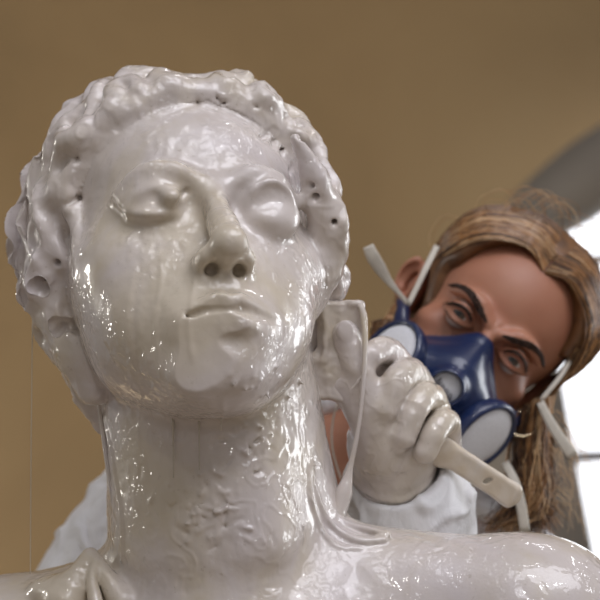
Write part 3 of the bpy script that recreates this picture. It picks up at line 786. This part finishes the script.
# eyes
def ball(c, r, g, nu=40, nv=28):
    g = np.array(g, float); g /= np.linalg.norm(g); e1 = np.cross(g, (0, 0, 1.)); e1 /= np.linalg.norm(e1); e2 = np.cross(e1, g)
    V = []; Q = []; mi = []
    for i in range(nv+1):
        th = math.pi*i/nv
        for j in range(nu):
            a = 2*math.pi*j/nu; V.append(np.array(c)+r*(math.cos(th)*g+math.sin(th)*(math.cos(a)*e1+math.sin(a)*e2)))
    for i in range(nv):
        for j in range(nu):
            Q.append((i*nu+j, i*nu+(j+1) % nu, (i+1)*nu+(j+1) % nu, (i+1)*nu+j)); d = 180*(i+.5)/nv; mi.append(2 if d < 11 else 1 if d < 29 else 0)
    return V, np.array(Q)[:, ::-1], mi
M_SCL = simple('eye_white', srgb(205, 196, 190), .15, coat=1); M_IRIS = simple('iris_brown', srgb(62, 44, 34), .2, coat=1); M_PUP = simple('pupil', (.01, .008, .008), .1, coat=1)
for s in (-1, 1):
    V, Q, mi = ball((s*31.5, -70.3, -1.3), 13.4, (-.16, -1, -.12)); link_mesh('eye', HW(V), Q, [M_SCL, M_IRIS, M_PUP], woman, mi=mi)

# dark brows and lashes: short hairs
M_BROW = simple('brow_hair', srgb(58, 38, 28), .7)
def hairs(name, lines, mat, parent, label=None, n=3):
    v_, q_ = join([tube_mesh(HW(l), [r*SW*U1 for r in rr_], n, 1, cap=False) for l, rr_ in lines])
    o = link_mesh(name, v_, q_, mat, parent)
    if label: o['label'] = label
    return o
rb = random.Random(3)
for s in (-1, 1):
    L = []
    path = [np.array([p[0], faceY(p[0], p[2]), p[2]]) for p in smooth([(s*9, 0, 8), (s*20, 0, 12.5), (s*34, 0, 18), (s*46, 0, 17.5), (s*54, 0, 12)], 12)]
    for k in range(620):
        i = rb.randrange(0, len(path)-2); p = path[i]; t_ = i/len(path); hw = 3.2*min(1, .35+t_*3)*(1-max(0, t_-.45)*1.6)
        o_ = rb.uniform(-hw, hw); p = np.array([p[0], faceY(p[0], p[2]+o_)-.1, p[2]+o_]); d = np.array([s*4.5, 1.8 if t_ > .4 else -.3, 2.6*(1-t_*1.6)])
        L.append(([p, p+d*.5+(0, -.4, 0), p+d], [.42, .4, .15]))
    hairs('eyebrow', L, M_BROW, woman)
    L = []
    up = smooth([(s*17, -78, -3), (s*22, -85, 2.2), (s*31, -88.5, 5.2), (s*41, -84, 2.6), (s*48, -74.5, -4)], 10)
    L.append((list(up[3:]), [.8, 1.8, 2.1, 2.1, 1.0]))
    for k in range(46):
        p = up[rb.randrange(4, len(up))]; L.append(([p, p+(s*1.2, -3.5, -1.2), p+(s*2.6, -6, 1.6)], [.5, .4, .1]))
    lo = smooth([(s*20, -82, -7.5), (s*32, -86, -9.8), (s*41, -81.5, -8.2), (s*47, -74, -4.6)], 8); L.append((list(lo), [.3, .6, .7, .6]))
    hairs('eyelashes', L, M_BROW, woman)

# ---------------------------------------------------------------- hair
def hairmat(name, c0, c1):
    t = NT(name); v = t.coords((1, 1, 1)); t.l(t.ramp(t.noise(v, 60, 3), [(.35, c0), (.65, c1)]), t.b.inputs['Base Color'])
    t.b.inputs['Roughness'].default_value = .42; t.b.inputs['Anisotropic'].default_value = .5; t.b.inputs['Specular IOR Level'].default_value = .6; return t.m
MH = [hairmat('hair_brown', srgb(84, 54, 30), srgb(120, 82, 48)), hairmat('hair_light_brown', srgb(140, 96, 54), srgb(176, 128, 78)), hairmat('hair_dark', srgb(46, 30, 20), srgb(70, 46, 30)), hairmat('hair_blond', srgb(182, 142, 96), srgb(214, 182, 140))]
f = Field((-60, -150, -60), (330, 215, 200), 2.0); f.set(RW, TW, SW)
f.ell((0, 14, 32), (84, 95, 92), 2); f.ell((-32, 8, 50), (56, 84, 66), 10); f.ell((32, 8, 50), (56, 84, 66), 10); f.ell((0, 50, -14), (66, 52, 60), 14)
f.ell((0, -74, 24), (66, 56, 72), 14, 'cut'); f.slab((0, -90, -30), (90, 52, 60), 6, 'cut', e=14)
for s in (-1, 1): f.ell((s*80, -2, -34), (22, 34, 48), 6, 'cut')
V, Q, _ = f.mesh()
link_mesh('scalp_hair', B2W(V), Q, MH[0], woman)
def HI(u): return (RW.T @ (np.asarray(u, float)-TW))/SW           # woman units -> head millimetres
L = []; mi = []
rh = random.Random(9)
C = np.array([0, 14, 32.])
def shell(d):
    best = 0
    for c_, r_ in (((0, 14, 32), (84, 95, 92)), ((-32, 8, 50), (56, 84, 66)), ((32, 8, 50), (56, 84, 66))):
        r_ = np.array(r_, float); o_ = (C-np.array(c_, float))/r_; dd = d/r_; a = dd@dd; b = o_@dd; c0 = o_@o_-1; q = b*b-a*c0
        if q > 0: best = max(best, (-b+math.sqrt(q))/a)
    return best
def jit(p, a): return np.array(p, float)+np.array([rh.uniform(-a, a) for _ in range(3)])
def lockpts(s, y0, lift):
    """parting -> over the temple -> behind the ear"""
    u = max(0, (y0+64)/120)
    a = (s*(1.5), y0, 92-max(0, -60-y0)*.7+22*math.sin(min(1, u*1.6)*math.pi/2)*(1-.35*max(0, u-.6)))
    r = 1+lift/80
    hl = [(s*30*r, y0*.95-4, (92+16*min(1, u*2))*r), (s*60*r, y0*.8-1, (66+14*u)*r), (s*76*r, y0*.55+4, (36+10*u)*r), (s*81*r, (12 if s > 0 else 30)+u*30, 6+u*10), (s*76*r, (36 if s > 0 else 46)+u*22, -22+u*6), (s*62, 58+u*14, -46)]
    return [a]+hl
for s in (-1, 1):
    for k in range(1400):
        y0 = -75+rh.random()**1.6*130; lift = rh.uniform(0, 5); pts = lockpts(s, y0, lift); off = np.array([rh.gauss(0, 1.3) for _ in range(3)])
        wob = rh.uniform(-1.5, 1.5)
        P = [np.array(pts[0])+off*.3]+[np.array(p)+off*(1+.4*i)+(0, wob*math.sin(i*1.3), 0) for i, p in enumerate(pts[1:])]
        # keep outside the skull
        P2 = []
        for i, p in enumerate(P):
            if i < 5:
                d_ = (p-C)/np.linalg.norm(p-C); p = C+d_*(shell(d_)+.3+lift*.5+(.9 if i else -4))
            P2.append(p)
        P = P2
        fall = rh.random()
        if s == 1 and fall < .75:      # falls down past the neck on this side (down in the world)
            b0 = H(P[-2]); P = P[:-1]
            e0 = B(rh.uniform(522, 548), 430, rh.uniform(20, 90)); e1 = B(rh.gauss(533, 9), 480, rh.uniform(20, 80)); e2 = B(rh.gauss(534, 12), rh.uniform(505, 535), rh.uniform(10, 70))
            P += [HI(e0), HI(e1), HI(e2)]
        elif s == -1 and fall < .5:
            e0 = B(rh.uniform(385, 402), 318, rh.uniform(40, 90)); e1 = B(rh.uniform(370, 392), rh.uniform(332, 350), rh.uniform(40, 90)); P = P[:-1]+[HI(e0), HI(e1), HI(B(rh.uniform(380, 420), 440, rh.uniform(60, 100)))]
        L.append((list(smooth(P, 3)), [.55, .6, .55, .3])); mi.append(rh.choices([0, 1, 2, 3], ([4, 6, 1.6, 2.2] if s < 0 and y0 < -20 else [6, 3.5, 3, .8] if s < 0 else [5, 3, 3.4, .6]) if P[0][1] < 20 else [5, 2, 3, .5])[0])
# lock in front of the far ear
for k in range(320):
    u = rh.random(); o_ = np.array([rh.gauss(0, 1.6), rh.gauss(0, 2), 0])
    P = [np.array([62, -52+u*22, 44]), np.array([75, -34+u*26, 24]), np.array([80, -18+u*26, 0]), np.array([80, -6+u*24, -26])]
    P = [C+(p-C)/np.linalg.norm(p-C)*(shell((p-C)/np.linalg.norm(p-C))-1+rh.uniform(-1, 2))+o_*.6 if i < 2 else p+o_ for i, p in enumerate(P)]
    P += [HI(B(545+rh.gauss(0, 4), 428, 40)), HI(B(538+rh.gauss(0, 7), 470, 40))]
    L.append((list(smooth(P, 3)), [.4, .6, .6, .4])); mi.append(rh.choices([0, 1, 2, 3], [4, 1, 6, .3])[0])
# locks that hang beside the neck at the right
for k in range(420):
    u = rh.random(); x0 = 541+rh.gauss(0, 4)-u*26; y_ = rh.uniform(10, 80)
    P = [B(x0+8, 395+u*14, y_), B(x0+rh.gauss(2, 3), 440, y_), B(x0+rh.gauss(1, 4), 478, y_-5), B(x0-8+rh.gauss(0, 7), 505+rh.uniform(-8, 10), y_-8), B(x0-22+rh.gauss(0, 9), 526+rh.uniform(-8, 10), y_-10)]
    L.append((list(smooth([HI(p) for p in P], 3)), [.5, .6, .5, .25])); mi.append(rh.choices([0, 1, 2, 3], [3, 3, 4 if u > .5 else .3, 2 if u > .5 else 7])[0])
# fly-away curls
for k in range(46):
    a = rh.uniform(-1.2, .35); base = np.array([80*math.sin(a)*.95, rh.uniform(-30, 30), 34+88*math.cos(a)*.95]); out = np.array([math.sin(a), 0, math.cos(a)]); side = np.array([math.cos(a), .2, -math.sin(a)])*rh.choice((-1, 1))
    ln = rh.uniform(10, 34); P = [base, base+out*ln*.5+side*ln*.2, base+out*ln*.9+side*ln*.7, base+out*ln*.6+side*ln*1.3, base+out*ln*.2+side*ln*1.5]
    L.append((list(smooth(P, 4)), [.3, .3, .28, .2])); mi.append(3 if k % 2 else 1)
for k in range(60):
    p0 = np.array([rh.gauss(552, 8), rh.uniform(400, 500)]); dx = rh.uniform(6, 30); yy = rh.uniform(20, 70)
    P = [B(p0[0], p0[1], yy), B(p0[0]+dx*.5, p0[1]+8, yy), B(p0[0]+dx, p0[1]+rh.uniform(8, 34), yy), B(p0[0]+dx*rh.uniform(.7, 1.4), p0[1]+rh.uniform(30, 52), yy)]
    L.append((list(smooth([HI(p) for p in P], 3)), [.3, .28, .25, .15])); mi.append(3)
parts = []; mm = []
for (l, r_), m_ in zip(L, mi):
    v_, q_ = tube_mesh(HW(l), [x*SW*U1 for x in r_], 3, 1, cap=False); parts.append((v_, q_)); mm += [m_]*len(q_)
v_, q_ = join(parts); link_mesh('hair', v_, q_, MH, woman, mi=mm)

# earring
M_GOLD = simple('earring_metal', (.75, .62, .42), .25, metal=1)
c = B(522, 424, 18); P = [c+np.array([15*math.cos(a), 6*math.sin(a), 12*math.sin(a)]) for a in np.linspace(0, 2*math.pi, 20)]
v_, q_ = tube_mesh(B2W(P), 1.5*U1, 8, 1); link_mesh('earring', v_, q_, M_GOLD, woman)

# ---------------------------------------------------------------- coverall
def fabric():
    t = NT('white_coverall_fabric'); v = t.coords()
    t.l(t.ramp(t.noise(v, 10, 3), [(.3, srgb(212, 212, 214)), (.7, srgb(228, 228, 230))]), t.b.inputs['Base Color']); t.b.inputs['Roughness'].default_value = .55
    t.b.inputs['Subsurface Weight'].default_value = 0
    nb = t.bump(t.noise(v, 26, 4, .55, 1.2), .5, .006); t.bump(t.noise(v, 700, 2), .2, .0003, prev=nb); return t.m
M_FAB = fabric()
f = Field((-330, -235, -330), (275, 240, -80), 2.4)
f.tube([B(336, 404, 128), B(300, 412, 140), B(250, 440, 145), B(178, 510, 145), B(108, 610, 140), B(70, 700, 130)], [14, 24, 52, 88, 88, 90], 10, sub=4)
f.ell(B(300, 640, 130), (150, 84, 90), 30)
f.tube([B(340, 590, 130), B(430, 570, 130), B(512, 572, 120), B(540, 640, 120)], [66, 56, 58, 50], 24)
f.tube([BA(400, 482, 142), BA(407, 508, 156), BA(411, 550, 178), BA(432, 640, 200), BA(360, 700, 235)], [50, 62, 62, 54, 58], 8)
f.ell(BA(393, 466, 100), (44, 60, 34), 6, 'cut')
f.tube([B(474, 502, 70), B(500, 512, 60), B(520, 536, 70)], [12, 14, 14], 10)
V, Q, _ = f.mesh(); N = vnormals(V, Q)
P = V+10*np.stack([vnoise(V, 30, 51), vnoise(V, 30, 52), vnoise(V, 30, 53)], 1)
V = V+N*(2.8*vnoise(P, 26, 54)+3.5*np.clip(1-np.abs(vnoise(P, 42, 55))*4, 0, 1)+1.2*vnoise(P, 11, 56))[:, None]
tag(link_mesh('coverall', B2W(V), Q, M_FAB, woman), 'creased white protective coverall')
tag(link_mesh('glove', GLOVE[0], GLOVE[1], M_GLOVE, woman), 'plaster-covered glove closed round the brush handle')
# pale cord on the chest
M_CORD = simple('strap_elastic', srgb(196, 190, 178), .6, bump=(300, .2, .0005))
v_, q_ = tube_mesh([tuple(at(x, y, d)) for x, y, d in ((338, 402, 1.66), (333, 420, 1.665), (332, 445, 1.668), (338, 470, 1.67), (350, 500, 1.67))], [1.0*U1]*5, 6, 4); link_mesh('neck_cord', v_, q_, M_CORD, woman)

# ------------------------------------------------------------------ respirator
resp = thing('respirator', tuple(HW([(0, -100, -100)])[0]), 'blue rubber half-mask respirator with two white filters on the woman\'s face', 'respirator')
M_BLUE = simple('blue_rubber', srgb(27, 42, 80), .32, coat=.3, bump=(40, .1, .001))
M_FILT = simple('filter_white', srgb(222, 224, 230), .6, bump=(400, .3, .0004))
Wc = np.array
f = Field(H((0, -100, -50))-105, H((0, -100, -50))+105, 1.3); f.set(RW, TW, SW)
f.cap((0, -90, -12), (0, -110, -40), 9, 16, 6)
f.cap((0, -86, -16), (0, -100, -52), 14, 26, 10)
f.ell((0, -92, -62), (42, 34, 40), 14)
for s in (-1, 1):
    f.cap((s*12, -88, -20), (s*36, -74, -46), 7, 12, 10)
    f.cap((s*26, -96, -58), (s*38, -84, -62), 20, 20, 8)
    f.cap((s*4, -100, -14), (s*5, -119, -38), 2, 2.5, 3)
f.cap((0, -110, -56), (0, -125, -58), 21, 19, 5); f.cap((0, -126, -58), (0, -140, -59), 14, 14, 2, 'cut')
f.ell((0, -46, -40), (44, 44, 72), 2, 'cut')
V, Q, _ = f.mesh(); link_mesh('facepiece', B2W(V), Q, M_BLUE, resp)
def disc(c, ax, r0, r1, dep, n=48, oval=1.0, up=(0, 0, 1)):
    ax = Wc(ax, float); ax /= np.linalg.norm(ax); e2 = Wc(up, float)-ax*np.dot(up, ax); e2 /= np.linalg.norm(e2); e1 = np.cross(e2, ax)
    prof = r0; V = []; Q = []
    for (r_, z) in prof:
        for j in range(n):
            a = 2*math.pi*j/n; V.append(Wc(c)+ax*z+r_*(math.cos(a)*e1*oval+math.sin(a)*e2))
    for i in range(len(prof)-1):
        for j in range(n): Q.append((i*n+j, i*n+(j+1) % n, (i+1)*n+(j+1) % n, (i+1)*n+j))
    return V, np.array(Q)
for s in (-1, 1):
    axd = (s*.80, -.60, -.03); c = (s*51, -98, -70)
    V, Q = disc(c, axd, [(0, -12), (26, -12), (33, -8), (36, -2), (36.5, 4), (35, 7.5), (32.5, 8), (31, 6), (31, 3), (0, 3)], 0, 0)
    fr = link_mesh('filter_housing', HW(V), Q, M_BLUE, resp)
    V, Q = disc(c, axd, [(0, 2), (31, 2), (31.2, 5), (29, 6.6), (22, 8), (12, 8.8), (0, 9)], 0, 0)
    fl = link_mesh('filter', HW(V), Q, M_FILT, resp); fl.parent = fr
    # side clip towards the ear
    v_, q_ = tube_mesh(HW([(s*56, -84, -52), (s*66, -66, -42), (s*73, -46, -32), (s*79, -26, -26)]), [8*U1, 8.5*U1, 7*U1, 7*U1], 10, 3, flat=((0, 1, .0), .45)); link_mesh('strap_clip', v_, q_, M_BLUE, resp)
V, Q = disc((0, -127, -58), (0, -1, -.05), [(0, -4), (14, -4), (14, 0), (12, 2), (0, 3)], 0, 0)
ev = link_mesh('exhale_valve', HW(V), Q, M_FILT, resp)
L = [([(x, -130.5, -60+y), (x+dx, -131, -60+y+4.2)], [.6, .25]) for x, y, dx in [(-9, 1, 1), (-6.5, -.5, .6), (-4, -1.5, 1), (-1.5, -2, .2), (1, -2.4, 1), (3.5, -3, .3), (6, -3.4, 1), (8.5, -3.6, .2)]] + [([(-11, -130.5, -60), (0, -131, -63), (10, -130.5, -64.5)], [.5, .7, .5])]
hairs('valve_grille', L, simple('valve_dark', srgb(40, 30, 26), .6), resp, n=5).parent = ev
def ribbon(name, pts, w_, th=.5, nrm=(0, 1, .1)):
    v_, q_ = tube_mesh(B2W([B(*p) for p in pts]), [x*.8*U1 for x in w_], 8, 4, flat=(nrm, .18)); return link_mesh(name, v_, q_, M_CORD, resp)
M_CORD2 = M_CORD
ribbon('strap', [(408, 305, 0), (418, 285, 8), (427, 266, 18), (437, 246, 40)], [3.5, 3.5, 4, 4])
ribbon('strap', [(408, 304, 0), (398, 292, -4), (388, 280, -8), (380, 268, -14), (373, 257, -20), (368, 246, -22)], [3, 3, 5, 8, 8.5, 7])
ribbon('strap', [(541, 400, 10), (551, 388, 14), (562, 374, 22), (574, 352, 40)], [3, 3, 3, 3])
ribbon('strap', [(540, 402, 6), (549, 420, 2), (560, 438, 0), (573, 456, 0)], [5, 6, 7, 8])
ribbon('strap', [(505, 462, 10), (514, 480, 0), (521, 505, -4), (525, 532, -4)], [5, 6, 6.5, 6.5])

for o in SC.objects:
    if '_o' in o: del o['_o']
